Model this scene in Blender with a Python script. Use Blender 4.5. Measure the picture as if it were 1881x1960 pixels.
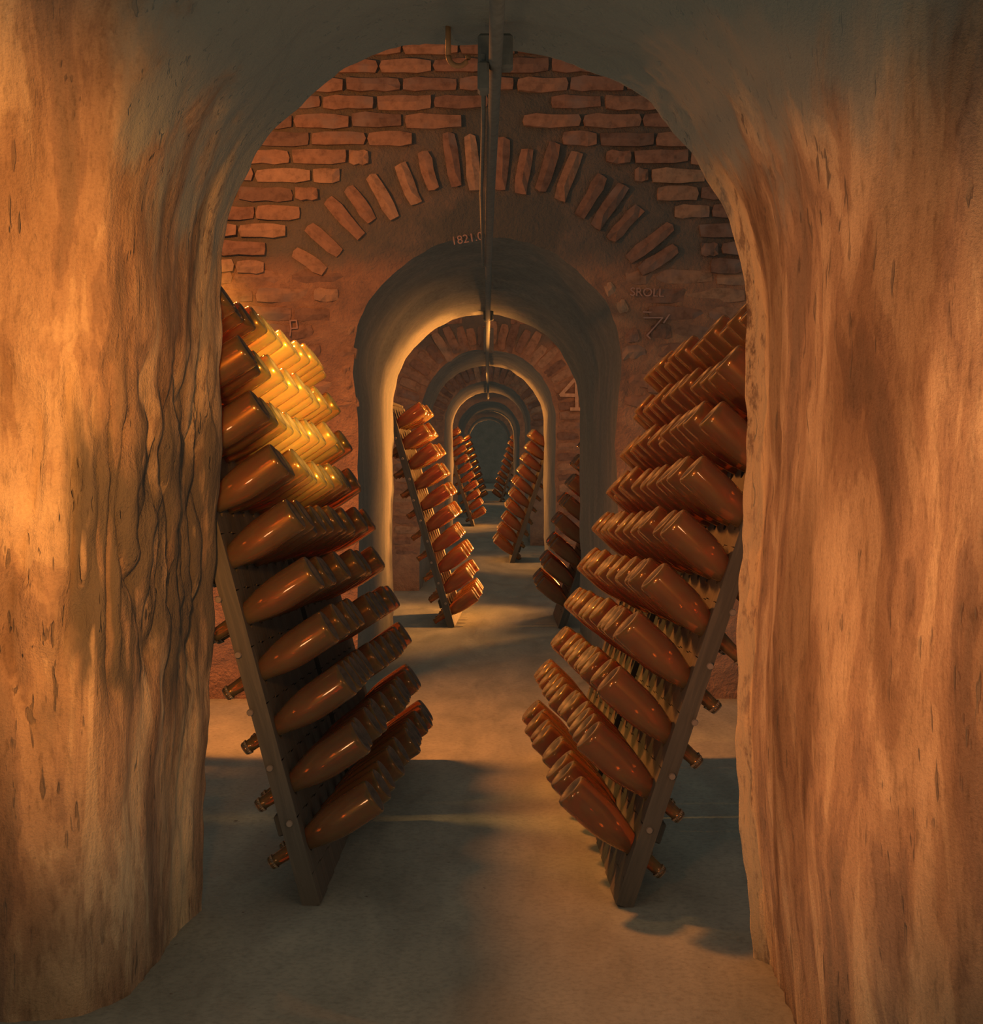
import bpy, bmesh, math, random
from mathutils import Vector, Matrix, noise as mnoise

for o in list(bpy.data.objects):
    bpy.data.objects.remove(o)
S = bpy.context.scene
C = S.collection
RND = random.Random(7)

# ------------------------------------------------------------------ camera
F, VX, VY, H = 2800.0, 937.0, 860.0, 1.069     # focal length in px, eye point in px, eye height
def at(px, py, d):
    """pixel of the photograph at distance d -> world point"""
    return Vector(((px - VX) * d / F, d, H - (py - VY) * d / F))
cam_d = bpy.data.cameras.new('camera')
cam_d.sensor_fit = 'HORIZONTAL'; cam_d.sensor_width = 36.0
cam_d.lens = 36.0 * F / 1881
cam_d.shift_x = (940.5 - VX) / 1881
cam_d.shift_y = (VY - 980.0) / 1881
cam_d.clip_start = .05; cam_d.clip_end = 200
cam = bpy.data.objects.new('camera', cam_d); C.objects.link(cam)
cam.location = (0, 0, H); cam.rotation_euler = (math.radians(90), 0, 0)
S.camera = cam

# ------------------------------------------------------------------ world, lamps, exposure
W = bpy.data.worlds.new('world'); S.world = W; W.use_nodes = True
bg = W.node_tree.nodes.get('Background') or W.node_tree.nodes.new('ShaderNodeBackground')
bg.inputs[0].default_value = (.040, .040, .030, 1); bg.inputs[1].default_value = 1.0
W.light_settings.ao_factor = .135
W.light_settings.distance = .25
S.cycles.use_fast_gi = True
S.cycles.fast_gi_method = 'ADD'
S.cycles.max_bounces = 7
S.cycles.diffuse_bounces = 3
S.cycles.glossy_bounces = 3
S.cycles.transmission_bounces = 6
S.cycles.transparent_max_bounces = 6
S.cycles.caustics_reflective = False
S.cycles.caustics_refractive = False
S.cycles.sample_clamp_indirect = 4.0
S.cycles.use_denoising = True
S.view_settings.view_transform = 'Standard'
S.view_settings.look = 'None'
S.view_settings.gamma = 1.0
S.view_settings.use_curve_mapping = False
S.view_settings.exposure = 0.0

WARM = (1.0, .27, .05)
def point(name, loc, w, r=.08, col=WARM):
    l = bpy.data.lights.new(name, 'POINT'); l.energy = w; l.color = col; l.shadow_soft_size = r
    o = bpy.data.objects.new(name, l); C.objects.link(o); o.location = loc; return o
def spot(name, loc, target, w, angle, blend=.6, r=.06, col=WARM):
    l = bpy.data.lights.new(name, 'SPOT'); l.energy = w; l.color = col; l.shadow_soft_size = r
    l.spot_size = math.radians(angle); l.spot_blend = blend
    o = bpy.data.objects.new(name, l); C.objects.link(o); o.location = loc
    o.rotation_euler = (Vector(target) - Vector(loc)).to_track_quat('-Z', 'Y').to_euler(); return o
spot('lamp_light_left_pier', (-.35, 1.20, 1.15), (-1.20, 2.73, 1.10), 265, 68, .8, .06, (1.0, .36, .075))
spot('lamp_light_right_wall', (-.45, 1.40, .90), (.78, 2.75, .92), 98, 66, .8, .06, (1.0, .30, .075))
point('lamp_light_low_left', (-.62, 1.60, .38), 9, .09, (1.0, .57, .29))
point('lamp_light_low_right', (.62, 1.62, .96), 10, .11, (1.0, .57, .29))
B1 = (1.0, .285, .05)
spot('lamp_light_first_bay', (-1.00, 5.15, 2.20), (-.75, 4.8, .9), 420, 150, 1.0, .09, B1)
point('wall_fill_first_bay', (-1.25, 5.15, 2.26), 52, .06, B1)  # added fill that brightens the brick wall beside the bay lamp
spot('lamp_above_left_rack', (-1.02, 4.30, 2.00), (-.68, 4.34, 1.30), 130, 62, .8, .07, (1.0, .48, .10))
spot('glow_fill_left_rack', (.76, 1.55, 1.02), (-.67, 4.55, 1.27), 5200, 13.5, 1.0, .06, (1.0, .47, .07))  # added narrow spot that makes the upper left bottles glow
def bay_lamp(name, side, d, low, high, wall_fill):
    spot(name, (side * .80, d + 1.25, .40), (-side * .5, d + .55, 1.0), low, 108, 1.0, .15, (1.0, .36, .075))
    spot(name + '_high', (side * .78, d - .03, 1.66), (-side * .5, d - .10, 1.20), high, 130, 1.0, .06, (1.0, .36, .07))
    point(name + '_wall_fill', (side * .85, d + .15, 1.70), wall_fill, .06, (1.0, .30, .06))  # added weak fill for the next brick wall, no lamp of its own
bay_lamp('lamp_light_second_bay', 1, 8.90, 1000, 250, 38)
bay_lamp('lamp_light_third_bay', -1, 13.6, 220, 170, 16)
bay_lamp('lamp_light_fourth_bay', 1, 19.8, 600, 120, 22)
bay_lamp('lamp_light_fifth_bay', -1, 29.1, 500, 110, 14)
bay_lamp('lamp_light_sixth_bay', 1, 38.3, 200, 120, 8)

# ------------------------------------------------------------------ materials
class NT:
    def __init__(s, name):
        s.m = bpy.data.materials.new(name); s.m.use_nodes = True
        s.t = s.m.node_tree; s.n = s.t.nodes; s.n.clear()
        s.out = s.n.new('ShaderNodeOutputMaterial')
    def new(s, typ, **kw):
        n = s.n.new(typ)
        for k, v in kw.items(): setattr(n, k, v)
        return n
    def link(s, a, b): s.t.links.new(a, b)
    def coords(s, scale=(1, 1, 1), loc=(0, 0, 0), kind='Object', src=None):
        mp = s.new('ShaderNodeMapping')
        mp.inputs['Scale'].default_value = scale; mp.inputs['Location'].default_value = loc
        if src is None:
            tc = s.new('ShaderNodeTexCoord'); src = tc.outputs[kind]
        s.link(src, mp.inputs[0]); return mp.outputs[0]
    def world(s):
        g = s.new('ShaderNodeNewGeometry'); return g.outputs['Position']
    def noise(s, vec, scale, detail=4, rough=.55, dist=0.0):
        n = s.new('ShaderNodeTexNoise'); s.link(vec, n.inputs['Vector'])
        n.inputs['Scale'].default_value = scale; n.inputs['Detail'].default_value = detail
        n.inputs['Roughness'].default_value = rough; n.inputs['Distortion'].default_value = dist
        return n.outputs[0]
    def ramp(s, fac, stops, interp='LINEAR'):
        r = s.new('ShaderNodeValToRGB'); r.color_ramp.interpolation = interp
        els = r.color_ramp.elements
        while len(els) < len(stops): els.new(.5)
        for e, (p, c) in zip(els, stops):
            e.position = p; e.color = c if len(c) == 4 else (*c, 1)
        s.link(fac, r.inputs[0]); return r.outputs[0]
    def mix(s, fac, a, b, mode='MIX'):
        n = s.new('ShaderNodeMix', data_type='RGBA', blend_type=mode)
        for i, v in ((0, fac), (6, a), (7, b)):
            if hasattr(v, 'node'): s.link(v, n.inputs[i])
            else: n.inputs[i].default_value = v if i == 0 else ((*v, 1) if len(v) == 3 else v)
        return n.outputs[2]
    def math(s, op, a, b=None, clamp=False):
        n = s.new('ShaderNodeMath', operation=op, use_clamp=clamp)
        for i, v in ((0, a), (1, b)):
            if v is None: continue
            if hasattr(v, 'node'): s.link(v, n.inputs[i])
            else: n.inputs[i].default_value = v
        return n.outputs[0]
    def maprange(s, v, a, b, c=0, d=1):
        n = s.new('ShaderNodeMapRange', interpolation_type='SMOOTHSTEP')
        s.link(v, n.inputs[0])
        for i, x in enumerate((a, b, c, d)): n.inputs[1 + i].default_value = x
        return n.outputs[0]
    def bump(s, h, strength=.5, dist=.01):
        n = s.new('ShaderNodeBump'); n.inputs['Strength'].default_value = strength
        n.inputs['Distance'].default_value = dist; s.link(h, n.inputs['Height']); return n.outputs[0]
    def principled(s, col, rough=.85, normal=None, spec=.3, **kw):
        p = s.new('ShaderNodeBsdfPrincipled')
        if hasattr(col, 'node'): s.link(col, p.inputs['Base Color'])
        else: p.inputs['Base Color'].default_value = (*col, 1)
        if hasattr(rough, 'node'): s.link(rough, p.inputs['Roughness'])
        else: p.inputs['Roughness'].default_value = rough
        p.inputs['Specular IOR Level'].default_value = spec
        for k, v in kw.items(): p.inputs[k.replace('_', ' ')].default_value = v
        if normal is not None: s.link(normal, p.inputs['Normal'])
        return p.outputs[0]
    def done(s, sh): s.link(sh, s.out.inputs[0]); return s.m

BLACK = (.185, .195, .150)          # soot and old grime

def m_chalk(name, soot_box=None):
    t = NT(name)
    w = t.world()
    n1 = t.noise(t.coords((1, 1, .24), src=w), 7, 6, .6, .8)
    n2 = t.noise(t.coords((1, 1, .30), (3, 1, 7), src=w), 3.2, 4, .55, .5)
    nf = t.noise(t.coords((1, 1, .28), src=w), 75, 5, .65)
    n3 = t.noise(t.coords(src=w), 190, 4, .7)
    nd = t.noise(t.coords((1, 1, .16), (5, 5, 1), src=w), 62, 2, .5, .2)
    ns = t.noise(t.coords((1, 1, .5), (2, 6, 1), src=w), 5, 3, .6)
    col = t.ramp(n1, [(.34, (.17, .125, .08)), (.435, (.215, .148, .09)), (.46, (.27, .188, .108)), (.525, (.29, .207, .118)), (.555, (.36, .270, .152)), (.70, (.43, .335, .19))])
    col = t.mix(.85, col, t.ramp(n2, [(.38, (.50, .46, .45)), (.46, (.70, .66, .65)), (.51, (.95, .93, .91)), (.62, (1.15, 1.15, 1.12))]), 'MULTIPLY')
    col = t.mix(.55, col, t.ramp(nf, [(.33, (.55, .55, .55)), (.46, (1, 1, 1)), (.75, (1.12, 1.12, 1.1))]), 'MULTIPLY')
    col = t.mix(.45, col, t.ramp(n3, [(.3, (.7, .7, .7)), (.5, (1, 1, 1)), (.72, (1.25, 1.25, 1.25))]), 'MULTIPLY')
    dash = t.math('MULTIPLY', t.maprange(nd, .36, .30), t.maprange(ns, .42, .58))
    col = t.mix(t.math('MULTIPLY', dash, .75), col, (.085, .07, .05))
    at_ = t.new('ShaderNodeAttribute'); at_.attribute_name = 'worn_lit_edge'
    wr = t.math('MULTIPLY', at_.outputs['Fac'], t.maprange(t.noise(t.coords((1, 1, .4), src=w), 30, 5, .7), .36, .50))
    col = t.mix(t.math('MULTIPLY', wr, .75), col, (.58, .43, .21))  # paler arris: wear and painted-in lamplight together
    sx = t.new('ShaderNodeSeparateXYZ'); t.link(w, sx.inputs[0])
    nb = t.noise(t.coords((1, 1, .26), (9, 4, 2), src=w), 8, 5, .6, .3)
    d = t.math('SUBTRACT', nb, .5)
    # darker upright streaks over the pitted band of the left pier
    gz = t.math('ADD', sx.outputs[2], t.math('MULTIPLY', d, .8))
    gx = t.math('ADD', sx.outputs[0], t.math('MULTIPLY', d, .22))
    g = t.math('MULTIPLY', t.math('MULTIPLY', t.maprange(gz, .50, .66), t.maprange(gz, 1.24, 1.02)), t.math('MULTIPLY', t.maprange(gx, -.85, -.77), t.maprange(gx, -.2, -.3)))
    ng = t.noise(t.coords((1, 1, .14), (1, 8, 3), src=w), 26, 3, .5, .4)
    g = t.math('MULTIPLY', g, t.maprange(ng, .64, .50, .40, 1.0))
    col = t.mix(g, col, (.085, .075, .055))
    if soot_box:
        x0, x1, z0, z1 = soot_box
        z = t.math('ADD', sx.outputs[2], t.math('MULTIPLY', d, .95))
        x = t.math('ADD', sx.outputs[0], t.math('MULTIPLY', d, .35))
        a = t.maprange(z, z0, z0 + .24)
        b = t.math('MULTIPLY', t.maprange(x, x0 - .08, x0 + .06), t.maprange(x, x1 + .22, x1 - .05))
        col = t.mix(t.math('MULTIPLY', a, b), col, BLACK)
    hb = t.math('ADD', t.math('MULTIPLY', n1, .5), t.math('MULTIPLY', nf, .7))
    hb = t.math('ADD', hb, t.math('MULTIPLY', n3, .45))
    hb = t.math('SUBTRACT', hb, t.math('MULTIPLY', dash, .8))
    return t.done(t.principled(col, .92, t.bump(hb, .8, .012), .2))

def m_brick():
    t = NT('brick_clay')
    w = t.world(); oi = t.new('ShaderNodeObjectInfo')
    base = t.ramp(oi.outputs['Random'], [(0, (.15, .105, .075)), (.35, (.21, .130, .085)), (.7, (.26, .165, .10)), (1, (.31, .21, .125))])
    n = t.noise(t.coords(src=w), 26, 6, .68); n2 = t.noise(t.coords(src=w), 5, 3, .6)
    col = t.mix(.75, base, t.ramp(n, [(.32, (.50, .48, .48)), (.5, (.95, .92, .9)), (.7, (1.2, 1.15, 1.1))]), 'MULTIPLY')
    col = t.mix(t.maprange(n2, .52, .68), col, (.19, .145, .11))
    return t.done(t.principled(col, .9, t.bump(n, .6, .006), .2))

def m_mortar(dark_spots=()):
    t = NT('old_mortar')
    w = t.world()
    n = t.noise(t.coords(src=w), 9, 7, .65, .3); nz = t.noise(t.coords((1, 1, 1), src=w), 45, 5, .7)
    sx = t.new('ShaderNodeSeparateXYZ'); t.link(w, sx.inputs[0])
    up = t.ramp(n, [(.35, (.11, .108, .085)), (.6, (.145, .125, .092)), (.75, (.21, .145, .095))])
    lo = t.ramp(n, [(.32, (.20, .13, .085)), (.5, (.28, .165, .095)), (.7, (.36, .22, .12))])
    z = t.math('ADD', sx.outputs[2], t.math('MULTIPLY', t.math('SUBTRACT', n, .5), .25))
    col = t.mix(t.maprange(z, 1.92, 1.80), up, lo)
    for (cx, cz, rx, rz, y0, y1) in dark_spots:
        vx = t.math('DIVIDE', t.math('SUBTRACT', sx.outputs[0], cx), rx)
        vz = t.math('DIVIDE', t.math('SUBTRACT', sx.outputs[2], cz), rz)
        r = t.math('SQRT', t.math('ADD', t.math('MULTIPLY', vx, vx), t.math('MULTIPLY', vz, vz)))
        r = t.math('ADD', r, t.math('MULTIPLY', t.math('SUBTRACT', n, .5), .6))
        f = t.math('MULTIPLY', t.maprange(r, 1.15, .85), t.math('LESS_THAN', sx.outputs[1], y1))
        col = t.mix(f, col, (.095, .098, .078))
    h = t.math('ADD', n, t.math('MULTIPLY', nz, .4))
    return t.done(t.principled(col, .95, t.bump(h, 1.0, .03), .15))

def m_plaster(name, a, b, c, zs=.4, sc=5, strength=.5):
    t = NT(name); w = t.world()
    n = t.noise(t.coords((1, 1, zs), src=w), sc, 6, .62, .3); n3 = t.noise(t.coords(src=w), 50, 5, .7)
    col = t.ramp(n, [(.33, a), (.52, b), (.70, c)])
    col = t.mix(.6, col, t.ramp(n3, [(.36, (.65, .63, .62)), (.55, (1, 1, 1)), (.75, (1.15, 1.15, 1.12))]), 'MULTIPLY')
    h = t.math('ADD', n, t.math('MULTIPLY', n3, .35))
    return t.done(t.principled(col, .92, t.bump(h, strength, .012), .2))

def m_floor():
    t = NT('worn_concrete'); w = t.world()
    n = t.noise(t.coords((1.6, .5, 1), src=w), 4, 6, .6, .4); n3 = t.noise(t.coords((1, 1, 1), src=w), 70, 5, .7)
    sp = t.noise(t.coords(src=w), 32, 3, .5)
    col = t.ramp(n, [(.3, (.155, .165, .125)), (.5, (.20, .207, .155)), (.7, (.25, .25, .18))])
    col = t.mix(.6, col, t.ramp(n3, [(.34, (.65, .65, .65)), (.52, (1, 1, 1)), (.75, (1.15, 1.15, 1.12))]), 'MULTIPLY')
    col = t.mix(t.maprange(sp, .27, .22), col, (.07, .055, .04))
    h = t.math('ADD', n, t.math('MULTIPLY', n3, .25))
    return t.done(t.principled(col, t.maprange(n, .3, .7, .62, .88), t.bump(h, .45, .01), .3))

def m_wood():
    t = NT('dark_oak')
    v = t.coords((14, 14, 1.2), kind='Object')
    n = t.noise(v, 4, 6, .6, .8); oi = t.new('ShaderNodeObjectInfo')
    col = t.ramp(n, [(.3, (.062, .06, .046)), (.55, (.08, .075, .056)), (.75, (.11, .095, .066))])
    col = t.mix(.35, col, t.ramp(oi.outputs['Random'], [(0, (.7, .7, .7)), (1, (1.2, 1.2, 1.2))]), 'MULTIPLY')
    return t.done(t.principled(col, .75, t.bump(n, .5, .004), .3))

def m_simple(name, col, rough=.6, metal=0.0, spec=.4):
    t = NT(name)
    n = t.noise(t.coords(src=t.world()), 40, 4, .6)
    c = t.mix(.5, col, t.ramp(n, [(.3, (.6, .6, .6)), (.7, (1.2, 1.2, 1.2))]), 'MULTIPLY')
    return t.done(t.principled(c, rough, t.bump(n, .25, .002), spec, Metallic=metal))

def m_base():
    t = NT('dark_bottle_base')
    n = t.noise(t.coords(), 40, 4, .6)
    return t.done(t.principled(t.ramp(n, [(.35, (.055, .05, .04)), (.65, (.095, .08, .06))]), .50, None, .12))
def m_bottle():
    t = NT('amber_glass')
    oi = t.new('ShaderNodeObjectInfo')
    n = t.noise(t.coords((1, 1, .5)), 22, 4, .6, .5)
    tl = t.new('ShaderNodeSubsurfaceScattering'); tl.falloff = 'RANDOM_WALK'
    tint = t.ramp(n, [(.3, (.80, .38, .11)), (.55, (.95, .52, .16)), (.75, (1.0, .66, .22))])
    t.link(tint, tl.inputs['Color']); tl.inputs['Scale'].default_value = 1.0
    tl.inputs['Radius'].default_value = (.075, .040, .010)
    g = t.new('ShaderNodeBsdfGlass'); g.inputs['Color'].default_value = (.76, .36, .12, 1)
    g.inputs['Roughness'].default_value = .05; g.inputs['IOR'].default_value = 1.38
    df = t.new('ShaderNodeBsdfDiffuse'); df.inputs[0].default_value = (.25, .205, .17, 1)
    m1 = t.new('ShaderNodeMixShader'); m1.inputs[0].default_value = .075
    t.link(g.outputs[0], m1.inputs[1]); t.link(tl.outputs[0], m1.inputs[2])
    m2 = t.new('ShaderNodeMixShader'); m2.inputs[0].default_value = .10
    t.link(m1.outputs[0], m2.inputs[1]); t.link(df.outputs[0], m2.inputs[2])
    gl = t.new('ShaderNodeBsdfGlossy'); gl.inputs['Roughness'].default_value = .06
    gl.inputs['Color'].default_value = (1, .95, .9, 1)
    fr = t.new('ShaderNodeFresnel'); fr.inputs['IOR'].default_value = 1.45
    m3 = t.new('ShaderNodeMixShader')
    t.link(t.math('MINIMUM', fr.outputs[0], .6), m3.inputs[0])
    g2 = t.new('ShaderNodeBsdfGlossy'); g2.inputs['Roughness'].default_value = .30; g2.inputs['Color'].default_value = (1, .50, .09, 1)
    m4 = t.new('ShaderNodeMixShader'); m4.inputs[0].default_value = .05          # the wine behind the glass shines back amber
    t.link(m2.outputs[0], m4.inputs[1]); t.link(g2.outputs[0], m4.inputs[2])
    t.link(m4.outputs[0], m3.inputs[1]); t.link(gl.outputs[0], m3.inputs[2])
    return t.done(m3.outputs[0])

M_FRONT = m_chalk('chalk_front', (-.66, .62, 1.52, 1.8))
M_BRICK = m_brick()
M_MORTAR = m_mortar([(.05, 2.03, .30, .15, 0, 7.0), (.045, 2.49, .24, .19, 0, 7.0)])  # two oval patches of darker mortar above the arch
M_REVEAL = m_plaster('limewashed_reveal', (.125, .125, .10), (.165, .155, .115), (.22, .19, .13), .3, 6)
M_REVEAL_DARK = m_plaster('dark_reveal', (.105, .112, .090), (.125, .128, .10), (.165, .148, .11), .3, 6)  # darker tone of the reveal, for the second wall
M_VAULT = m_plaster('sooty_vault', (.17, .165, .12), (.20, .19, .14), (.24, .21, .15), 1, 4)
M_FLOOR = m_floor()
M_WOOD = m_wood()
M_IRON = m_simple('black_iron', (.12, .125, .10), .85, 0, .15)
M_CAP = m_simple('crown_cap_metal', (.45, .38, .28), .35, .8)
M_BOTTLE = m_bottle(); M_BASE = m_base()
M_PAINT = m_simple('old_white_paint', (.46, .30, .17), .95, 0, .1)
M_SCRATCH = m_simple('scratched_lime', (.34, .22, .16), .95)

# ------------------------------------------------------------------ mesh helpers
def obj_from(name, verts, faces, mat, parent=None, smooth=True, kind=None):
    me = bpy.data.meshes.new(name); me.from_pydata([tuple(v) for v in verts], [], faces); me.update()
    if smooth: me.shade_smooth()
    if mat: me.materials.append(mat)
    return link(name, me, parent, kind)
def link(name, me, parent=None, kind=None):
    o = bpy.data.objects.new(name, me); C.objects.link(o)
    if parent is not None: o.parent = parent
    if kind: o['kind'] = kind
    return o
def bm_obj(name, bm, mat, parent=None, smooth=False, kind=None):
    me = bpy.data.meshes.new(name); bm.to_mesh(me); bm.free()
    if smooth: me.shade_smooth()
    me.materials.append(mat)
    return link(name, me, parent, kind)
def tag(o, label=None, cat=None, group=None, kind=None):
    for k, v in (('label', label), ('category', cat), ('group', group), ('kind', kind)):
        if v: o[k] = v
    return o
def grid_faces(nu, nv, flip=False, off=0):
    f = []
    for i in range(nu - 1):
        for j in range(nv - 1):
            a = off + i * nv + j; q = (a, a + 1, a + nv + 1, a + nv)
            f.append(q[::-1] if flip else q)
    return f
def tube(bm, pts, r, seg=10):
    rings = []
    for k, p in enumerate(pts):
        p = Vector(p)
        d = (Vector(pts[min(k + 1, len(pts) - 1)]) - Vector(pts[max(k - 1, 0)])).normalized()
        a = d.cross(Vector((0, 0, 1)) if abs(d.z) < .9 else Vector((1, 0, 0))).normalized(); b = d.cross(a)
        rr = r[k] if isinstance(r, (list, tuple)) else r
        rings.append([bm.verts.new(p + (a * math.cos(2 * math.pi * i / seg) + b * math.sin(2 * math.pi * i / seg)) * rr) for i in range(seg)])
    for A, B in zip(rings, rings[1:]):
        for i in range(seg): bm.faces.new((A[i], A[(i + 1) % seg], B[(i + 1) % seg], B[i]))
    bm.faces.new(rings[0][::-1]); bm.faces.new(rings[-1])
def box(bm, c, s, bev=.003, rot=None):
    r = bmesh.ops.create_cube(bm, size=1)
    vs = r['verts']
    m = Matrix.Translation(c) @ (rot.to_4x4() if rot else Matrix()) @ Matrix.Diagonal((*s, 1))
    bmesh.ops.transform(bm, matrix=m, verts=vs)
    if bev:
        es = {e for v in vs for e in v.link_edges}
        bmesh.ops.bevel(bm, geom=list(es), offset=bev, segments=1, affect='EDGES')
def fbm(p, o=4):
    s, a = 0.0, 1.0
    for k in range(o):
        s += a * mnoise.noise(p); p = p * 2.03 + Vector((3.1, 1.7, 5.3)); a *= .5
    return s
def catmull(P, n):
    L = [0]
    for a, b in zip(P, P[1:]): L.append(L[-1] + math.dist(a, b))
    out = []; k = 0
    for i in range(n):
        s = L[-1] * i / (n - 1)
        while k < len(P) - 2 and L[k + 1] < s: k += 1
        u = (s - L[k]) / (L[k + 1] - L[k])
        p0, p1, p2, p3 = P[max(k - 1, 0)], P[k], P[k + 1], P[min(k + 2, len(P) - 1)]
        out.append(tuple(.5 * (2 * p1[q] + (p2[q] - p0[q]) * u + (2 * p0[q] - 5 * p1[q] + 4 * p2[q] - p3[q]) * u * u + (3 * p1[q] - p0[q] - 3 * p2[q] + p3[q]) * u ** 3) for q in range(len(p1))))
    return out
def interp(tab, x):
    if x <= tab[0][0]: return tab[0][1]
    for (a, va), (b, vb) in zip(tab, tab[1:]):
        if x <= b: return va + (vb - va) * (x - a) / (b - a)
    return tab[-1][1]
def sstep(a, b, x):
    t = min(1, max(0, (x - a) / (b - a))); return t * t * (3 - 2 * t)

# ------------------------------------------------------------------ the setting: floor
fv = []
ys = [.2 + .05 * i for i in range(160)] + [8.2 + .25 * i for i in range(155)]
xs = [-3.0, -2.2, -1.6] + [-1.2 + .06 * i for i in range(41)] + [1.6, 2.2, 3.0]
for y in ys:
    for x in xs:
        fv.append((x, y, .006 * fbm(Vector((x * 2.5, y * 2.5, 0)), 3) - .004))
floor = obj_from('floor', fv, grid_faces(len(ys), len(xs), True), M_FLOOR, kind='structure')

# ------------------------------------------------------------------ the near wall with its rough arch
EXIT = [(390, 1735), (392, 1620), (398, 1420), (407, 1220), (414, 1000), (423, 800), (425, 640), (427, 545), (440, 450), (470, 365), (503, 302),
        (545, 254), (596, 203), (640, 160), (690, 132), (740, 108), (800, 94), (880, 88), (990, 95), (1080, 110), (1170, 140), (1245, 183), (1300, 245), (1350, 322),
        (1390, 402), (1414, 480), (1424, 560), (1425, 700), (1421, 900), (1415, 1020), (1407, 1150), (1405, 1400), (1418, 1600), (1440, 1826)]
def exit_depth(px): return 3.42 + (3.09 - 3.42) * (px - 390) / 1050
pts = []
for px, py in EXIT:
    p = at(px, py, exit_depth(px)); pts.append((p.x, p.y, max(p.z, 0)))
pts[0] = (pts[0][0], pts[0][1], -.02); pts[-1] = (pts[-1][0], pts[-1][1], -.02)
CON = catmull(pts, 330)
LEFT = [(0, 1.9, 3.42), (.012, 1.2, 3.42), (.03, .5, 3.42), (.06, .12, 3.42), (.10, .012, 3.42), (.13, .0, 3.405), (.18, .004, 3.37), (.26, .025, 3.27), (.36, .028, 3.12),
        (.44, .035, 2.98), (.52, .06, 2.84), (.58, .105, 2.765), (.66, .22, 2.735), (.8, .6, 2.73), (1, 1.5, 2.73)]
RIGHT = [(0, 1.9, 3.12), (.012, 1.2, 3.12), (.03, .5, 3.11), (.06, .12, 3.10), (.10, .012, 3.09), (.13, .0, 3.085), (.18, .014, 3.070), (.235, .030, 3.045), (.27, .030, 2.99), (.36, .024, 2.84),
         (.44, .018, 2.70), (.52, .034, 2.48), (.58, .075, 2.32), (.66, .17, 2.12), (.8, .45, 1.85), (1, 1.5, 1.6)]
CROWN = [(0, 1.9, 3.26), (.012, 1.2, 3.26), (.03, .5, 3.26), (.06, .12, 3.26), (.10, .012, 3.255), (.13, .0, 3.245), (.18, .008, 3.21), (.26, .02, 3.12), (.36, .03, 2.98),
         (.44, .05, 2.86), (.52, .09, 2.74), (.58, .15, 2.66), (.66, .26, 2.58), (.8, .6, 2.5), (1, 1.5, 2.45)]
NPATH = 130
us = sorted(set([.0, .01, .025, .05, .08] + [.095 + .905 * (i / (NPATH - 6)) ** 1.0 for i in range(NPATH - 5)]))
def pathpt(tab, u): return (interp([(a, b) for a, b, c in tab], u), interp([(a, c) for a, b, c in tab], u))
PT = {k: [pathpt(t, u) for u in us] for k, t in (('L', LEFT), ('R', RIGHT), ('C', CROWN))}
nv_ = len(us); vv = []
n = len(CON)
for i in range(n):
    a, b = CON[max(i - 2, 0)], CON[min(i + 2, n - 1)]
    tx, tz = b[0] - a[0], b[2] - a[2]; l = math.hypot(tx, tz) or 1
    nx, nz = -tz / l, tx / l                       # outward from the opening
    s = i / (n - 1)
    if s < .03: nx, nz = -1, nz * s / .03
    if s > .97: nx, nz = 1, nz * (1 - s) / .03
    wl = 1 - sstep(.28, .48, s); wr = sstep(.52, .72, s); wc = 1 - wl - wr
    for j in range(nv_):
        off = wl * PT['L'][j][0] + wc * PT['C'][j][0] + wr * PT['R'][j][0]
        d = wl * PT['L'][j][1] + wc * PT['C'][j][1] + wr * PT['R'][j][1]
        x, z = CON[i][0] + nx * off, CON[i][2] + nz * off
        p = Vector((x, d, z))
        k = sstep(.09, .14, us[j])
        # erosion of the soft stone: long upright flutes and pits
        q = Vector((x * 7 + d * 5, d * 6, z * 1.5))
        er = .010 * fbm(q, 5) + .006 * fbm(Vector((x * 22, d * 22, z * 7)), 3)
        if s < .4:                                  # the deeply pitted band on the left pier
            m = sstep(.50, .70, z) * (1 - sstep(1.10, 1.35, z)) * sstep(.14, .22, us[j]) * (1 - sstep(.70, .76, us[j]))
            r1 = 1 - abs(mnoise.noise(Vector((x * 15 + d * 15, 2.1 + z * .6, z * 2.6)))) * 2.2
            r2 = mnoise.noise(Vector((x * 34 + d * 30, 7.7, z * 7)))
            r3 = mnoise.noise(Vector((x * 60, d * 60, z * 22)))
            er += m * (-.040 * max(0, r1) ** 2 - .030 * max(0, r2) + .007 * r3 + .004)
        er += .006 * mnoise.noise(Vector((x * 9, d * 9, z * 16))) * (1 - sstep(.13, .2, us[j]))
        w_ = sstep(.46, .66, us[j]); dirv = Vector((-nx * (1 - .75 * w_), -.95 * w_, -nz * (1 - .75 * w_)))
        p += dirv * er * k
        if p.z < 0 or i in (0, n - 1): p.z = -.02
        vv.append(p)
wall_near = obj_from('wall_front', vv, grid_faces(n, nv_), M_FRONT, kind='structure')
wa = wall_near.data.attributes.new('worn_lit_edge', 'FLOAT', 'POINT'); wn = []
for i in range(n):                                  # arris of the arch: rubbed pale, with its lamplit strip painted in
    s = i / (n - 1); side = sstep(.45, .60, s)
    for u in us:
        l_ = math.exp(-((u - .25) / .05) ** 2) * (1 - sstep(.40, .47, s)); r_w = sstep(.11, .13, u) * (1 - sstep(.235, .26, u)) * sstep(.60, .68, s)
        wn.append(max(l_ * .75, r_w))
wa.data.foreach_set('value', wn)

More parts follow.
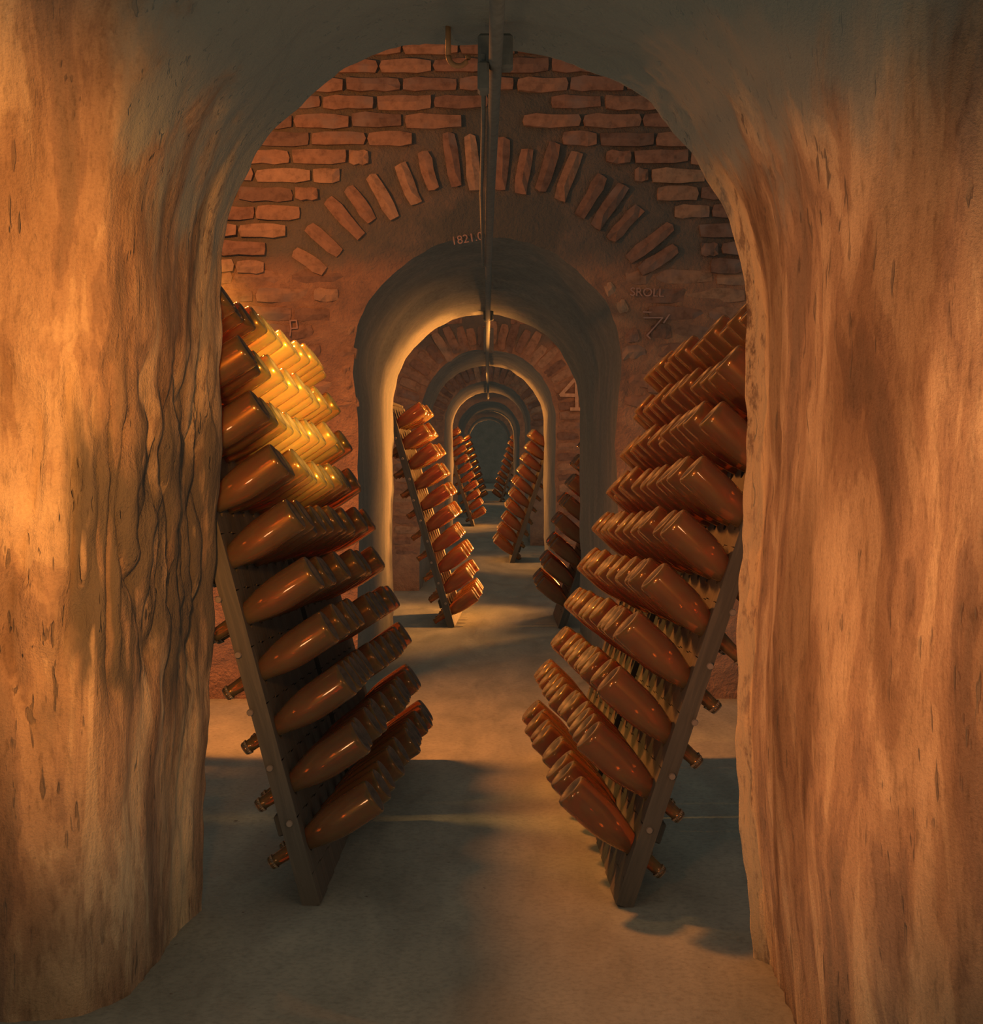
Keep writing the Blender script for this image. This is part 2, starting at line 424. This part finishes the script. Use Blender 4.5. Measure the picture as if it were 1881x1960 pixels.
# ------------------------------------------------------------------ arched cross walls further in
def arch(xl, xr, za, n=64):
    r = (xr - xl) / 2; cx = (xl + xr) / 2; zs = za - r
    out = [(xl, -.02 + (zs + .02) * i / 14) for i in range(14)]
    out += [(cx - r * math.cos(math.pi * i / (n - 1)), zs + r * math.sin(math.pi * i / (n - 1))) for i in range(n)]
    out += [(xr, zs - (zs + .02) * i / 14) for i in range(1, 15)]
    return out
def arch_wall(name, d0, d1, A0, A1, face_mat, xw=3.0, zt=3.4, rough=.012, steps=26, step=None):
    P0, P1 = arch(*A0), arch(*A1); n = len(P0); sd = hash(name) % 7 + d0
    v, f = [], []
    for j in range(steps):
        u = j / (steps - 1)
        for (x0, z0), (x1, z1) in zip(P0, P1):
            x, z = x0 + (x1 - x0) * u, z0 + (z1 - z0) * u; y = d0 + (d1 - d0) * u
            cx = (A0[0] + A0[1]) / 2
            e = rough * (1.2 * mnoise.noise(Vector((x * 4, y * 2.2 + sd, z * 4))) + .7 * mnoise.noise(Vector((x * 14, y * 7, z * 14))))
            if step and z > 1.2: e += step[1] * (1 - sstep(step[0] - .02, step[0] + .02, u)) * sstep(1.2, 1.6, z)
            l = math.hypot(x - cx, max(z - 1.3, 0)) or 1
            x += (x - cx) / l * e; z = z + max(z - 1.3, 0) / l * e
            v.append((x, y, z))
    f += grid_faces(steps, n)
    lining = obj_from(name, v, f, M_REVEAL, kind='structure')
    for (P, y, fl, first) in ((P0, d0, False, 0), (P1, d1, True, (steps - 1) * n)):
        vv, ff = [], []
        R = 10
        for r in range(R):
            t_ = (r / (R - 1)) ** 1.6
            for k, (x, z) in enumerate(P):
                if r == 0:
                    q = Vector(v[first + k])
                else:
                    # match arch points to the outer rectangle
                    cx = (A0[0] + A0[1]) / 2; dx, dz = x - cx, max(z - 1.2, 0)
                    if z <= 1.2: ox, oz = math.copysign(xw, dx), z
                    else:
                        s_ = min(xw / abs(dx) if abs(dx) > 1e-6 else 1e9, (zt - 1.2) / dz if dz > 1e-6 else 1e9)
                        ox, oz = cx + dx * s_, 1.2 + dz * s_
                    q = Vector((x + (ox - x) * t_, y, z + (oz - z) * t_))
                    q.y += .008 * mnoise.noise(Vector((q.x * 6, q.z * 6, sd))) * (1 if fl else -1)
                vv.append(q)
        ff = grid_faces(R, n, not fl)
        o = obj_from('wall_face', vv, ff, face_mat, lining)
        if not fl: face = o
    return lining, face

A2 = ((-.568, .547, 1.95), (-.567, .53, 1.86))
A3 = ((-.532, .500, 1.823), (-.532, .490, 1.826))
A4 = ((-.506, .452, 1.826), (-.490, .468, 1.83))
A5 = ((-.500, .47, 1.826), (-.505, .47, 1.822))
A6 = ((-.52, .47, 1.82), (-.52, .46, 1.825))
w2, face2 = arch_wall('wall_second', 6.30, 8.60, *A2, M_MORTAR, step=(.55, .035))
w2.data.materials[0] = M_REVEAL_DARK
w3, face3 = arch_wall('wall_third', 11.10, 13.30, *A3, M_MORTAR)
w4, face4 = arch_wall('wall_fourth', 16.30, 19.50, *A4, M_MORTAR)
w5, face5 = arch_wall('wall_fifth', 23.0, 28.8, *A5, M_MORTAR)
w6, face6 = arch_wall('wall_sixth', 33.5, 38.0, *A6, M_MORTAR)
obj_from('wall_back', [(-3, 46, -.02), (3, 46, -.02), (3, 46, 3.4), (-3, 46, 3.4)], [(3, 2, 1, 0)], M_VAULT, smooth=False, kind='structure')

def vault(d0, d1, zs, rise, num):
    v = []; nu, nv = 15, 17
    for i in range(nu):
        a = math.pi * i / (nu - 1); y = (d0 + d1) / 2 - (d1 - d0) / 2 * math.cos(a) * 1.0; z = zs + rise * math.sin(a)
        for j in range(nv):
            x = -3 + 6 * j / (nv - 1)
            v.append((x, y, z + .02 * mnoise.noise(Vector((x * 2, y * 2, 3)))))
    return obj_from('ceiling', v, grid_faces(nu, nv), M_VAULT, kind='structure')
for a, b in ((3.10, 6.36), (8.55, 11.15), (13.25, 16.35), (19.45, 23.05), (28.7, 33.6), (37.9, 46.1)):
    vault(a, b, 2.75, .45, 0)

# ------------------------------------------------------------------ bricks
def brick_mesh(seed):
    r = random.Random(seed); bm = bmesh.new(); nx, nz = 5, 3
    fr = []
    for i in range(nx):
        row = []
        for k in range(nz):
            u, w = i / (nx - 1) - .5, k / (nz - 1) - .5
            edge = (i in (0, nx - 1)) or (k in (0, nz - 1))
            y = -.5 + (r.uniform(.10, .34) if edge else r.uniform(0, .10))
            x = u + (r.uniform(-.02, .02)); z = w + r.uniform(-.07, .07)
            if i in (0, nx - 1) and k in (0, nz - 1): x *= .97; z *= .86
            row.append(bm.verts.new((x, y, z)))
        fr.append(row)
    bk = [[bm.verts.new((v.co.x * 1.01, .5, v.co.z)) for v in row] for row in fr]
    for i in range(nx - 1):
        for k in range(nz - 1):
            bm.faces.new((fr[i][k], fr[i + 1][k], fr[i + 1][k + 1], fr[i][k + 1]))
    loop = [(i, 0) for i in range(nx)] + [(nx - 1, k) for k in range(1, nz)] + [(i, nz - 1) for i in range(nx - 2, -1, -1)] + [(0, k) for k in range(nz - 2, 0, -1)]
    for (a, b), (c, d) in zip(loop, loop[1:] + loop[:1]):
        bm.faces.new((fr[a][b], bk[a][b], bk[c][d], fr[c][d]))
    bmesh.ops.recalc_face_normals(bm, faces=bm.faces)
    me = bpy.data.meshes.new('brick'); bm.to_mesh(me); bm.free(); me.materials.append(M_BRICK)
    return me
BR = [brick_mesh(s) for s in range(8)]
def brick(parent, x, y, z, l, h, depth=.05, ang=0.0):
    if 6 < y < 7 and ((x - .045) / .15) ** 2 + ((z - 2.485) / .105) ** 2 < 1: return     # bricks left out over the upper dark patch
    o = link('brick', RND.choice(BR), parent)
    o.location = (x, y, z); o.scale = (l, depth, h)
    o.rotation_euler = (RND.uniform(-.02, .02), ang + RND.uniform(-.02, .02), RND.uniform(-.04, .04))
    return o
def courses(parent, y, x0, x1, z0, z1, hc, lb, clear, proud, lowz=None, lowproud=.020):
    z = z0; k = 0
    while z < z1:
        x = x0 - (lb * .5 if k % 2 else 0) - RND.uniform(0, .06)
        while x < x1:
            l = lb * RND.choice((1, 1, 1, 1, .94, 1.06))
            a, b = x, x + l; zc = z + hc / 2
            w = clear(zc)
            x += l
            if w is not None:
                cl, cr = w
                if a >= cl and b <= cr: continue
                if a < cl < b: b = cl if cl - a >= b - cr else b
                if a < cr < b and b > cr and a >= cl: a = cr
                if a < cl and b > cr: b = cl
            if b - a < .055: continue
            g = .014
            pr = proud if lowz is None or zc > lowz else lowproud
            hh = (hc - .020) * RND.uniform(.92, 1.06)
            brick(parent, (a + b) / 2, y + .025 - pr + RND.uniform(-.003, .003), zc + RND.uniform(-.004, .004), b - a - g, hh)
        z += hc; k += 1
def ring_clear(cx, zs, R, jamb):
    def f(z):
        if z < zs: return (cx - jamb, cx + jamb)
        if z > zs + R: return None
        w = math.sqrt(R * R - (z - zs) ** 2)
        return (cx - w, cx + w)
    return f
def voussoirs(parent, y, cx, zs, r0, r1, a0, a1, n, th, proud, jit=.2):
    for i in range(n):
        a = math.radians(a0 + (a1 - a0) * (i + .5) / n) + RND.uniform(-jit, jit) * math.radians((a1 - a0) / n)
        rr0, rr1 = r0 + RND.uniform(-.02, .03), r1 + RND.uniform(-.05, .03)
        r = (rr0 + rr1) / 2
        brick(parent, cx + r * math.sin(a), y + .025 - proud, zs + r * math.cos(a), rr1 - rr0, th, ang=a + math.pi / 2)
zs2 = 1.95 - .5575; cx2 = -.0105
courses(face2, 6.30, -1.32, 1.32, 1.815, 2.86, .0785, .245, ring_clear(cx2, zs2, 1.06, .62), .030)
courses(face2, 6.30, -1.22, -.58, .75, 1.81, .0785, .245, ring_clear(cx2, zs2, .72, .66), .014)
courses(face2, 6.30, .60, 1.25, .75, 1.81, .0785, .245, ring_clear(cx2, zs2, .72, .66), .014)
voussoirs(face2, 6.30, cx2, zs2, .80, 1.02, -60, 60, 18, .056, .027)
voussoirs(face2, 6.30, cx2, zs2, .60, .70, 52, 104, 6, .055, .014)
voussoirs(face2, 6.30, cx2, zs2, .585, .66, -104, -70, 5, .05, .008)
zs3 = 1.823 - .516; cx3 = -.016
courses(face3, 11.10, -1.0, 1.0, .35, 2.25, .079, .245, ring_clear(cx3, zs3, .76, .72), .015)
voussoirs(face3, 11.10, cx3, zs3, .535, .74, -92, 92, 26, .062, .016, .1)
for sgn in (-1, 1):
    z = .3
    while z < zs3 - .05:
        brick(face3, cx3 + sgn * RND.uniform(.61, .63), 11.1 + .025 - .014, z, .17, .058); z += .079
zs4 = 1.826 - .479; cx4 = -.027
voussoirs(face4, 16.30, cx4, zs4, .495, .70, -92, 92, 26, .056, .016, .1)

# painted and scratched marks on the walls
def strokes(name, parent, y, lines, wd, mat, label, th=.004):
    bm = bmesh.new()
    for q_, (x0, z0, x1, z1) in enumerate(lines):
        a, b = Vector((x0, 0, z0)), Vector((x1, 0, z1)); d = (b - a); L = d.length
        ang = math.atan2(d.z, d.x)
        box(bm, Vector(((x0 + x1) / 2, y, (z0 + z1) / 2)), (L + wd * .6, th + .0012 * q_, wd), 0, Matrix.Rotation(-ang, 3, 'Y'))
    o = bm_obj(name, bm, mat, parent); o['label'] = label; return o
def pxl(seq, d):
    out = []
    for (a, b) in zip(seq, seq[1:]):
        p, q = at(*a, d), at(*b, d); out.append((p.x, p.z, q.x, q.z))
    return out
L4 = pxl([(1102, 724), (1073, 756), (1110, 757)], 11.08) + pxl([(1103, 732), (1104, 782)], 11.08) + pxl([(1093, 783), (1111, 783)], 11.08)
strokes('painted_numeral', face3, 11.082, L4, .026, M_PAINT, 'large pale numeral 4 painted on the bricks', .012)
def text(name, body, px, py, d, h_px, mat, parent, label, rotdeg=0):
    cu = bpy.data.curves.new(name, 'FONT'); cu.body = body; cu.size = h_px * d / F * 1.35; cu.extrude = .001; cu.align_x = 'CENTER'
    t = bpy.data.objects.new(name, cu); C.objects.link(t)
    dg = bpy.context.evaluated_depsgraph_get(); me = bpy.data.meshes.new_from_object(t.evaluated_get(dg))
    bpy.data.objects.remove(t); me.materials.clear(); me.materials.append(mat)
    o = link(name, me, parent); o.location = at(px, py, d); o.rotation_euler = (math.radians(90), -math.radians(rotdeg), 0)
    o['label'] = label
    return o
text('scratched_number', '1821.0', 895, 464, 6.288, 17, M_SCRATCH, face2, 'number scratched in the dark plaster above the arch', 10)
text('scratched_word', 'SROLL', 1238, 567, 6.288, 17, M_SCRATCH, face2, 'word scratched in the plaster beside the arch', -2)
strokes('scratched_sign', face2, 6.290, pxl([(1231, 597), (1282, 600), (1270, 618)], 6.29) + pxl([(1232, 608), (1268, 608), (1256, 622), (1238, 642), (1244, 648)], 6.29), .006, M_SCRATCH, 'angular sign scratched in the wall')
strokes('scratched_digit', face2, 6.290, pxl([(555, 614), (567, 613), (569, 628), (557, 629), (555, 614)], 6.29) + pxl([(557, 629), (555, 643)], 6.29), .006, M_SCRATCH, 'digit scratched in the plaster')

# ------------------------------------------------------------------ conduit under the crown of the arches
bm = bmesh.new()
tube(bm, [(.016, 2.0, 1.868), (.012, 3.0, 1.865), (.002, 4.5, 1.858), (-.006, 6.3, 1.85), (-.012, 9, 1.815), (-.018, 11.0, 1.785), (-.02, 13, 1.765), (-.02, 20, 1.765)], [.0140] * 8, 12)
cond = bm_obj('conduit', bm, M_IRON, None, True)
tag(cond, 'thick black conduit hanging along the crown of the arches', 'conduit')
bm = bmesh.new()
tube(bm, [(-.012, 3.05, 1.875), (-.016, 3.6, 1.862), (-.026, 4.5, 1.856), (-.028, 6.2, 1.846)], .0055, 8)
cab = bm_obj('cable', bm, M_IRON, None, True)
tag(cab, 'thin black cable running below the junction box beside the thick conduit', 'cable')
bm = bmesh.new()
box(bm, Vector((-.013, 3.02, 1.835)), (.024, .05, .062), .005)
jb = bm_obj('junction_box', bm, M_IRON); tag(jb, 'small dark junction box hanging at the head of the thin cable', 'junction box')
bm = bmesh.new(); box(bm, Vector((-.013, 3.02, 1.873)), (.010, .02, .024), .002); bm_obj('stem', bm, M_IRON, jb)
def hanger(y, z0, z1, w, label):
    bm = bmesh.new()
    box(bm, Vector((.012 if y < 5 else -.008, y, (z0 + z1) / 2)), (w, .05, z1 - z0), .006)
    o = bm_obj('bracket', bm, M_IRON); tag(o, label, 'bracket')
    bm = bmesh.new(); tube(bm, [(-w * .32 + (.012 if y < 5 else -.008), y, z0 - .006), (-w * .32 + (.012 if y < 5 else -.008), y, z0 + .012)], .008, 8); bm_obj('bolt', bm, M_IRON, o)
    return o
hanger(3.10, 1.872, 1.945, .074, 'dark iron bracket holding the conduit under the nearest arch')
hanger(8.45, 1.812, 1.90, .06, 'iron bracket holding the conduit at the far rim of the first passage')
hanger(11.0, 1.79, 1.98, .075, 'black iron bracket fixed above the crown of the arch beside the numeral')
bm = bmesh.new()
tube(bm, [(-.0675 + .022 * math.cos(a), 3.16, 1.955 - .034 + .024 * math.sin(a)) for a in [math.pi * (1.02 + .96 * i / 10) for i in range(11)]], [.006] * 11, 8)
tube(bm, [(-.0895, 3.16, 1.985), (-.0895, 3.16, 1.92)], .006, 8)
hk = bm_obj('hook', bm, m_simple('rusty_iron', (.48, .26, .11), .6, .3), None, True); tag(hk, 'rusty iron hook in the crown of the nearest arch', 'hook')

# ------------------------------------------------------------------ bottles
def lathe(profile, seg):
    bm = bmesh.new(); rings = []
    for (r, z) in profile:
        if r < 1e-6: rings.append([bm.verts.new((0, 0, z))])
        else: rings.append([bm.verts.new((r * math.cos(2 * math.pi * i / seg), r * math.sin(2 * math.pi * i / seg), z)) for i in range(seg)])
    for A, B in zip(rings, rings[1:]):
        for i in range(seg):
            j = (i + 1) % seg
            if len(A) == 1: bm.faces.new((A[0], B[j], B[i]))
            elif len(B) == 1: bm.faces.new((A[i], A[j], B[0]))
            else: bm.faces.new((A[i], A[j], B[j], B[i]))
    bmesh.ops.recalc_face_normals(bm, faces=bm.faces)
    return bm
PROF = [(0, .022), (.012, .020), (.026, .008), (.033, .001), (.037, 0), (.041, .0015), (.0438, .006), (.0445, .014), (.0445, .075), (.0443, .095), (.0428, .115), (.0395, .137), (.0345, .160),
        (.0285, .182), (.0232, .202), (.0192, .224), (.0168, .248), (.0152, .275), (.0148, .290), (.0165, .291), (.0165, .297), (.0145, .2985), (0, .2985)]
PROF_LO = [(0, .012), (.034, .0), (.0435, .005), (.0445, .015), (.0445, .10), (.042, .137), (.032, .186), (.020, .234), (.0155, .275), (.0155, .298), (0, .298)]
bm = lathe(PROF, 24); ME_BOTTLE = bpy.data.meshes.new('bottle'); bm.to_mesh(ME_BOTTLE); bm.free(); ME_BOTTLE.shade_smooth(); ME_BOTTLE.materials.append(M_BOTTLE); ME_BOTTLE.materials.append(M_BASE)
for p in ME_BOTTLE.polygons:
    if p.center.z < .024 and math.hypot(p.center.x, p.center.y) < .0412: p.material_index = 1
bm = bmesh.new()
prof_cap = [(.0172, .286), (.0166, .290), (.0155, .297), (.0145, .3005), (0, .301)]
bmc = lathe(prof_cap, 42)
for v in bmc.verts:
    if v.co.z < .292:
        a = math.atan2(v.co.y, v.co.x); k = 1 + .06 * math.cos(21 * a); v.co.x *= k; v.co.y *= k
ME_CAP = bpy.data.meshes.new('crown_cap'); bmc.to_mesh(ME_CAP); bmc.free(); ME_CAP.materials.append(M_CAP)
bm.free()
LO = lathe(PROF_LO, 12); LO.verts.ensure_lookup_table(); LO.verts.index_update()
LO_V = [v.co.copy() for v in LO.verts]; LO_F = [[v.index for v in f.verts] for f in LO.faces]; LO.free()

# ------------------------------------------------------------------ riddling racks
def plank_mesh(w, length, th, holes, hr, seg=12):
    """upright board, local x across, z up along the board, front at y=0, back at y=th, with round holes at heights in HOLES"""
    bm = bmesh.new()
    cuts = [0] + [(a + b) / 2 for a, b in zip(holes, holes[1:])] + [length]
    cuts[0] = 0
    lo, hi = -w / 2, w / 2
    segs = []
    if holes:
        first = holes[0] - (holes[1] - holes[0]) / 2; last = holes[-1] + (holes[-1] - holes[-2]) / 2
        segs = [first] + cuts[1:-1] + [last]
    def quad(y, z0, z1, flip):
        vs = [bm.verts.new(p) for p in ((lo, y, z0), (hi, y, z0), (hi, y, z1), (lo, y, z1))]
        bm.faces.new(vs[::-1] if flip else vs)
    for y, flip in ((0, False), (th, True)):
        if segs[0] > 0: quad(y, 0, segs[0], flip)
        if segs[-1] < length: quad(y, segs[-1], length, flip)
    for k, h in enumerate(holes):
        z0, z1 = segs[k], segs[k + 1]
        per = []
        for i in range(seg):
            a = 2 * math.pi * (i + .5) / seg; c, s = math.cos(a), math.sin(a)
            t = min((hi) / abs(c) if abs(c) > 1e-6 else 1e9, ((z1 - h) if s > 0 else (h - z0)) / abs(s) if abs(s) > 1e-6 else 1e9)
            per.append((c, s, t))
        R = []
        for y in (0, th):
            o = [bm.verts.new((c * t, y, h + s * t)) for c, s, t in per]
            bev = hr * (1.35 if y == 0 else 1.1)
            q = [bm.verts.new((c * bev * .86, y, h + s * bev)) for c, s, t in per]
            for i in range(seg):
                j = (i + 1) % seg; f = (q[i], q[j], o[j], o[i])
                bm.faces.new(f if y == 0 else f[::-1])
            R.append(q)
        for i in range(seg):
            j = (i + 1) % seg; bm.faces.new((R[0][j], R[0][i], R[1][i], R[1][j]))
    for x, fl in ((lo, True), (hi, False)):
        vs = [bm.verts.new(p) for p in ((x, 0, 0), (x, th, 0), (x, th, length), (x, 0, length))]
        bm.faces.new(vs[::-1] if fl else vs)
    for z, fl in ((0, True), (length, False)):
        vs = [bm.verts.new(p) for p in ((lo, 0, z), (hi, 0, z), (hi, th, z), (lo, th, z))]
        bm.faces.new(vs[::-1] if fl else vs)
    bmesh.ops.remove_doubles(bm, verts=bm.verts, dist=.0005)
    me = bpy.data.meshes.new('plank'); bm.to_mesh(me); bm.free(); me.materials.append(M_WOOD); return me

ORD = ['top', 'second', 'third', 'fourth', 'fifth', 'sixth', 'seventh', 'eighth', 'ninth', 'lowest']
ORC = ['front', 'second', 'third', 'fourth', 'fifth', 'last']
FAR_V, FAR_F = [], []
def rack(side, foot, d0, lean, tilt, pv, v0, ncol, pc, where, rackname, yaw=0.0, slope=0.0, single=True, stick=.205, caps=False, detail=True):
    """A-frame riddling rack; SIDE -1 stands left of the aisle, +1 right. FOOT is the x of the front panel at the floor."""
    th = .042
    R = Vector((yaw, 1, slope)).normalized()
    U = Vector((side * math.sin(lean), 0, math.cos(lean)))
    N = U.cross(R).normalized()                        # across the board
    if N.x * side < 0: N = -N                           # points away from the aisle
    A = Vector((-side * math.cos(tilt), 0, math.sin(tilt)))
    B = Vector((foot, d0, 0))
    holes = [v0 + pv * k for k in range(10)]
    length = holes[-1] + pv * .95
    root = bpy.data.objects.new('riddling_rack', None); C.objects.link(root)
    root.location = B + R * (ncol * pc / 2)
    root.empty_display_size = .2
    tag(root, rackname, 'rack', 'riddling racks along the aisle')
    inv = Matrix.Translation(-root.location)
    me = plank_mesh(pc - .005, length, th, holes, .021)
    def put(o, M): o.parent = root; o.matrix_parent_inverse = Matrix(); o.matrix_local = inv @ M
    def frame(x, y, z, org):
        m = Matrix((x, y, z)).transposed().to_4x4(); m.translation = org; return m
    top = B + U * length
    for c in range(ncol):
        org = B + R * (pc * (c + .5))
        drop = org.z                                   # board ends at the floor
        M = frame(R * (1 if side > 0 else -1), N, U, org)
        o = link('plank', me); 
        if drop < 0:
            o.data = plank_mesh(pc - .005, length + drop / U.z, th, [h + drop / U.z for h in holes], .021)
            M.translation = org - U * (drop / U.z)
        put(o, M)
    # rear panel, hinged at the top
    spread = 2 * length * math.sin(lean) + 2 * th
    U2 = Vector((-side * math.sin(lean), 0, math.cos(lean))); N2 = Vector((-N.x, N.y, N.z))
    me2 = plank_mesh(pc - .005, length - .02, th, holes[:], .021, 8)
    for c in range(ncol):
        org = B + R * (pc * (c + .5)) + Vector((side * spread, 0, 0))
        o = link('plank', me2); drop = org.z
        M = frame(R * (-1 if side > 0 else 1), N2, U2, org)
        if drop < 0:
            o.data = plank_mesh(pc - .005, length - .02 + drop / U.z, th, [h + drop / U.z for h in holes], .021, 8)
            M.translation = org - U2 * (drop / U2.z)
        put(o, M)
    for h in (v0 + pv * .5 - .01, holes[-1] + pv * .5):  # battens behind the boards
        bm = bmesh.new(); box(bm, Vector((0, 0, 0)), (ncol * pc - .16, .022, .05), .003)
        o = bm_obj('batten', bm, M_WOOD)
        put(o, frame(R * (1 if side > 0 else -1), N, U, B + U * h + R * (ncol * pc / 2) + N * (th + .010)))
    bm = bmesh.new(); box(bm, Vector((0, 0, 0)), (ncol * pc, .10, .022), .004)
    o = bm_obj('top_rail', bm, M_WOOD)
    put(o, frame(R * (1 if side > 0 else -1), Vector((1, 0, 0)) * 1.0, Vector((0, 0, 1)), top + R * (ncol * pc / 2) + Vector((side * .045, 0, .012))))
    if detail:                                          # pale pegs in the near edge of the front panel
        for k in range(9):
            bm = bmesh.new(); tube(bm, [(0, 0, 0), (0, -.006, 0)], [.0085, .007], 10)
            o = bm_obj('peg', bm, M_PEG)
            p = B + U * (holes[0] + pv * (k + .5) - .01) + N * th * (.5 + .15 * ((k * 7) % 3 - 1))
            put(o, Matrix.Translation(p + R * .0065))
    # bottles
    for k in range(10):
        for c in range(ncol):
            hp = B + U * holes[k] + R * (pc * (c + .5)) + N * .0
            jit = RND.uniform(-.012, .012)
            if RND.random() < .12: jit += RND.uniform(-.02, .012)
            tl = tilt + RND.uniform(-.02, .02)
            a = Vector((-side * math.cos(tl), RND.uniform(-.012, .012), math.sin(tl))).normalized()
            base = hp + a * (stick + jit)
            z = -a; x = Vector((0, 1, 0)).cross(z).normalized(); y = z.cross(x)
            M = frame(x, y, z, base) @ Matrix.Rotation(RND.uniform(0, 6.28), 4, 'Z')
            row = 9 - k
            if single:
                o = link('bottle', ME_BOTTLE); o.matrix_world = M
                tag(o, f'amber bottle in the {ORD[row]} row, {ORC[c]} column of {where}', 'bottle', 'bottles in ' + where)
                if caps:
                    cp = link('crown_cap', ME_CAP, o)
            else:
                off = len(FAR_V)
                FAR_V.extend(M @ v for v in LO_V); FAR_F.extend([i + off for i in f] for f in LO_F)
    return root
M_PEG = m_simple('pale_wood', (.21, .17, .12), .9, 0, .1)
r_ = math.radians
SL = -.052
PL, PR = .1380, .1369
def foot_of(xf, d0, yaw, n, pc): return (xf + yaw * n * pc, d0 + n * pc)
YL, YR = .026, -.026
LL, LR = math.atan(.305), math.atan(.370)
lf = -.397; rf = .295
rack(-1, lf, 3.43, LL, r_(34), PL, .1443, 6, .139, 'the near left rack', 'dark oak bottle rack standing left of the aisle behind the near arch', YL, SL, caps=True)
rack(-1, lf + YL * .836, 3.43 + .836, LL, r_(34), PL, .1443 + SL * .84, 6, .139, 'the far rack on the left', 'dark oak bottle rack left of the aisle, between the near rack and the brick wall', YL, SL, detail=False)
rack(1, rf, 3.43, LR, r_(43), PR, .1333, 6, .139, 'the near right rack', 'dark oak bottle rack standing right of the aisle behind the near arch', YR, SL, caps=True)
rack(1, rf + YR * .836, 3.43 + .836, LR, r_(43), PR, .1333 + SL * .84, 6, .139, 'the far rack on the right', 'dark oak bottle rack right of the aisle, between the near rack and the brick wall', YR, SL, detail=False)
rack(-1, -.21, 8.80, math.atan(.29), r_(35), .130, .095, 6, .139, 'the rack beyond the first brick arch', 'bottle rack lit orange on the left beyond the first brick arch', yaw=.035, stick=.185)
rack(1, .41, 8.75, math.atan(.33), r_(40), .128, .15, 6, .125, '', 'bottle rack on the right beyond the first brick arch, edge lit bright', single=False, detail=False)
rack(1, .19, 13.8, math.atan(.33), r_(40), .119, .09, 6, .125, '', 'dull brown bottle rack on the right beyond the second brick arch', single=False, detail=False)
rack(-1, -.21, 20.3, math.atan(.316), r_(32), .131, .12, 6, .125, '', 'small amber bottle rack on the left beyond the third arch', single=False, detail=False)
rack(-1, -.20, 32.0 - 2.6, math.atan(.3), r_(32), .131, .10, 6, .125, '', 'tiny dark bottle rack on the left, deep in the tunnel', single=False, detail=False)
rack(1, .20, 32.0 - 2.4, math.atan(.33), r_(40), .131, .10, 6, .125, '', 'tiny glinting bottle rack on the right, deep in the tunnel', single=False, detail=False)
far = obj_from('distant_bottles', FAR_V, FAR_F, M_BOTTLE)
far.data.materials.append(M_BASE)
nf = len(LO_F); lo_base = [all(LO_V[i].z < .013 and math.hypot(LO_V[i].x, LO_V[i].y) < .044 for i in f) for f in LO_F]
for k, p in enumerate(far.data.polygons):
    if lo_base[k % nf]: p.material_index = 1
tag(far, 'amber bottles in the distant racks beyond the brick arches', 'bottles', kind='stuff')
